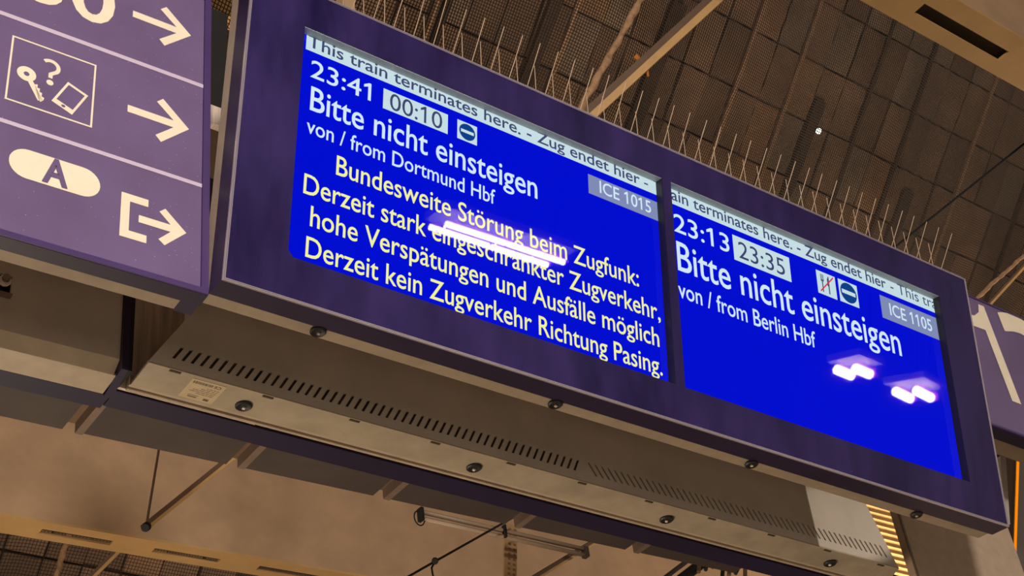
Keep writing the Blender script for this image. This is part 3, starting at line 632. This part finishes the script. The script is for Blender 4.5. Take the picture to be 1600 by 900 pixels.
gp(poly2([(-.1455, .1345), (-.1010, .1345), (-.1170, .1185-.0), (-.1030, .1065-.004), (-.0460, .1432), (-.1000, .1890-.001), (-.1125, .1765), (-.1010, .1520), (-.1455, .1520)]) if False else
   poly2([(-.1450, .1340), (-.0790, .1340), (-.1035, .1070), (-.0905, .0958), (-.0460, .1432), (-.0910, .1886), (-.1034, .1770), (-.0790, .1520), (-.1450, .1520)]), cream_m, 'arrow')
gp(poly2([(-.1820, .1975), (-.1265, .1975), (-.1265, .1790), (-.1640, .1790), (-.1640, .1060), (-.1275, .1060), (-.1275, .0870), (-.1820, .0870)]), cream_m, 'exit_bracket')
v, f, _ = lettering('30', -.410, -.2195, .6395, .1330, .003); gp((v, f), cream_m, 'lettering')
# lost property pictogram
x0, x1, y0, y1, t_ = -.4240, -.2500, .3375, .5145, .0040
gp(join(rect2(x0, x1, y0, y0+t_), rect2(x0, x1, y1-t_, y1), rect2(x0, x0+t_, y0+t_, y1-t_), rect2(x1-t_, x1, y0+t_, y1-t_)), cream_m, 'pictogram_frame')
gp(join(line2(arc(-.3430, .4640, .0165, .0165, 140, -40)+[(-.3410, .4440), (-.3410, .4330)], .0085)), cream_m, 'question_mark'); gp(ell2(-.3410, .4205, .0072, .0072), cream_m, 'question_mark')
gp(join(ring2(-.3880, .4225, .0192, .0192, .0135, .0135), line2([(-.3790, .4060), (-.3560, .3640)], .0110), poly2([(-.3700, .4020), (-.3640, .4040), (-.3645, .3950), (-.3590, .3950), (-.3595, .3860), (-.3540, .3850), (-.3545, .3760), (-.3490, .3740), (-.3500, .3670), (-.3560, .3600), (-.3620, .3700)])), cream_m, 'key')
ta = math.radians(-24); Rr = lambda x, y: (-.2985+x*math.cos(ta)-y*math.sin(ta), .3970+x*math.sin(ta)+y*math.cos(ta))
pr = lambda a, b, c, d: ([Rr(a, c), Rr(b, c), Rr(b, d), Rr(a, d)], [(0, 1, 2, 3)])
gp(join(pr(-.0235, .0235, -.0360, -.0235), pr(-.0235, .0235, .0300, .0360), pr(-.0235, -.0185, -.0235, .0300), pr(.0185, .0235, -.0235, .0300)), cream_m, 'tablet')
c_ = Rr(0, -.0298); gp(ell2(c_[0], c_[1], .0042, .0032), sign_m, 'tablet_button', .0015)
# pill with letter A
pl = arc(-.3665, .1915, .0360, .0360, 90, 270)+arc(-.2610, .1915, .0360, .0360, -90, 90)
gp(poly2(pl), cream_m, 'line_badge'); v, f, _ = lettering('A', -.3375, -.2885, .1625, .0610, .0025); gp((v, f), sign_m, 'lettering', .0015)
sp_ = []
for q in range(150):
    u = random.uniform(-.44, -.02) if q % 3 else random.uniform(-.15, -.02); v_ = random.uniform(.03, .8); r_ = random.uniform(.0005, .0012); sp_.append(rect2(u, u+r_*random.uniform(1, 2), v_, v_+r_))
tag(gp(join(*sp_), speck_m, 'dust_specks', .0024), kind='stuff')

# housing behind and below the left sign
LH = thing('sign_housing', 'grey metal housing below the left direction sign with bolt recess', 'housing', L(-.6, .4, .01))
yl = lambda u: .360-(u+.05)*.035
def ph(u0, u1, prof, name, m, label=None):       # profile [(y,z)...] between two ends
    P0 = [L(u0, yl(u0)+y, z) for y, z in prof]; P1 = [L(u1, yl(u1)+y, z) for y, z in prof]; n = len(prof)
    return obj(name, (P0+P1, [tuple(range(n)), tuple(range(2*n-1, n-1, -1))]+[(i, (i+1) % n, n+(i+1) % n, n+i) for i in range(n)]), m, LH, label)
ph(-.278, -.046, [(0, .028), (.006, .028), (.006, .4), (0, .4)], 'front_sheet', greyp_m); ph(-1.3, -.345, [(0, .028), (.006, .028), (.006, .4), (0, .4)], 'front_sheet', greyp_m)
ph(-.345, -.278, [(0, .028), (.006, .028), (.006, .112), (0, .112)], 'front_sheet', greyp_m); ph(-.345, -.278, [(0, .165), (.006, .165), (.006, .4), (0, .4)], 'front_sheet', greyp_m)
ph(-.36, -.26, [(.03, .09), (.035, .09), (.035, .2), (.03, .2)], 'recess_back', dark_m); ph(-.345, -.278, [(-.012, .106), (.03, .106), (.03, .112), (-.012, .112)], 'recess_sill', lip_m)
obj('bolt', disc(L(-.297, .345, .135), (-.3, -1, -.3), .008, .012, 10), lip_m, LH)
obj('bolt_washer', disc(L(-.297, .352, .135), (-.3, -1, -.3), .013, .004, 10), steel_m, LH)
ph(-1.3, -.046, [(0, .028), (.028, .006), (.034, .010), (.006, .032)], 'sloped_edge', beige_m)
ph(-1.3, -.040, [(.028, .006), (.094, .002), (.094, .010), (.028, .012)], 'bottom_strip', mould_m)
obj('end_stile', hexa([L(-.044, .352, .0), L(-.030, .352, .0), L(-.018, .46, .0), L(-.036, .46, .0), L(-.044, .352, .3), L(-.03, .352, .3), L(-.018, .46, .3), L(-.036, .46, .3)]), rail_m, LH)

# ------------------------------------------------------------------ right hand side
NS = thing('platform_number_sign', 'purple platform number sign reading 13 at the right edge', 'sign', L(2.9, .06, .42))
bx = lambda a, b, c, d, e, f: box(L(a, 0, 0).x, L(b, 0, 0).x, L(0, c, 0).y, L(0, d, 0).y, L(0, 0, e).z, L(0, 0, f).z)
obj('face_panel', bx(2.52, 3.35, .06, .078, .42, .950), sign_m, NS)
obj('frame_rail', bx(2.52, 3.35, .056, .085, .950, .9565), signf_m, NS); obj('frame_rail', bx(2.52, 3.35, .056, .064, .4165, .424), signf_m, NS)
obj('underside_edge', bx(2.52, 3.35, .064, .105, .414, .424), rail_m, NS); obj('rear_casing', bx(2.53, 3.35, .105, .165, .416, .90), beige_m, NS)
for x in (2.765, 2.90, 3.04): obj('rivet', disc(L(x, .07, .957), (0, -.3, 1), .0045, .003, 10), pin_m, NS)
N_ = lambda u, v, off: L(u, .0585-off, v)
obj('numeral', on(N_, poly2([(2.6990, .5495), (2.7330, .5560-.006), (2.7830, .5500)] if False else [(2.6900, .5490), (2.7310, .5490), (2.7800, .9330), (2.7460, .9330)]), .0), cream_m, NS) if False else None
obj('numeral', on(N_, poly2([(2.7010, .5510), (2.7400, .5510), (2.7750, .9330), (2.7500, .9330), (2.7180, .8780), (2.6500, .8560), (2.6500, .8150), (2.7190, .8270)] if False else [(2.7230, .5510), (2.7670, .5510), (2.7670, .9330), (2.7390, .9330), (2.7230, .8950), (2.6900, .8700), (2.6480, .8620), (2.6480, .8190), (2.7230, .8230)]), 0), cream_m, NS)
v, f, _ = lettering('3', 2.825, 3.10, .551, .385, .012); obj('numeral', on(N_, (v, f), 0), cream_m, NS)

SC = thing('cladding_panel', 'beige upright cladding panel below the right end of the display, partly in shade', 'panel', L(2.6, .45, -O.z+.0))
obj('panel_sheet', bx(2.328, 2.872, .31, .335, -O.z, .98), column_m, SC)
obj('flashing', bx(2.326, 2.334, .306, .31, -O.z, .98), lip_m, SC)
GB = thing('wall_bracket', 'grey metal bracket in the dark gap right of the display', 'bracket', L(3.05, .36, .4))
obj('bracket_plate', hexa([L(2.945, .36, .33), L(2.975, .36, .33), L(2.975, .40, .33), L(2.945, .40, .33), L(3.045, .35, .6), L(3.075, .35, .6), L(3.075, .4, .6), L(3.045, .4, .6)]), greyp_m, GB)
obj('bracket_arm', bx(2.92, 3.1, .38, .44, .60, .63), dark_m, GB); obj('dark_backing', bx(2.90, 3.35, .70, .72, .30, .63), dark_m, GB)
OS = thing('orange_edged_panel', 'dark grey panel with glowing orange rounded border at the right edge', 'panel', L(3.33, .6, .38))
q0, q1 = Vector(L(3.293, .6, .374)), Vector(L(3.578, .6, .891)); 
aU = Vector((.10, -.34, .94)); aR = Vector((.93, .35, .1)).normalized()
base = L(3.272, .6, .30)
P_ = lambda a, b, off: base+aR*a+aU*b+Vector((-.35, -.88, -.33)).normalized()*off
hw_, hh_, rr_ = .080, .530, .02
rp = arc(hw_*2-rr_, hh_-rr_, rr_, rr_, 0, 90, 6)+arc(rr_, hh_-rr_, rr_, rr_, 90, 180, 6)+arc(rr_, rr_, rr_, rr_, 180, 270, 6)+arc(hw_*2-rr_, rr_, rr_, rr_, 270, 360, 6)
n = len(rp); inn = [((x-hw_)*(1-.020/hw_)+hw_, (y-hh_/2)*(1-.020/(hh_/2))+hh_/2) for x, y in rp]
V = [P_(*p, .006) for p in rp]+[P_(*p, .006) for p in inn]+[P_(*p, -.004) for p in rp]+[P_(*p, -.004) for p in inn]
F = []
for i in range(n):
    j = (i+1) % n; F += [(i, j, n+j, n+i), (2*n+i, 2*n+j, 3*n+j, 3*n+i), (i, j, 2*n+j, 2*n+i), (n+i, n+j, 3*n+j, 3*n+i)]
obj('orange_border', (V, F), org_e, OS, 'glowing orange border')
obj('panel_face', ([P_(*p, 0) for p in rp]+[P_(*p, -.02) for p in rp], [tuple(range(n)), tuple(range(2*n-1, n-1, -1))]+[(i, (i+1) % n, n+(i+1) % n, n+i) for i in range(n)]), mat('dark_grey_panel', (74, 64, 60), .5, noise=.1), OS)
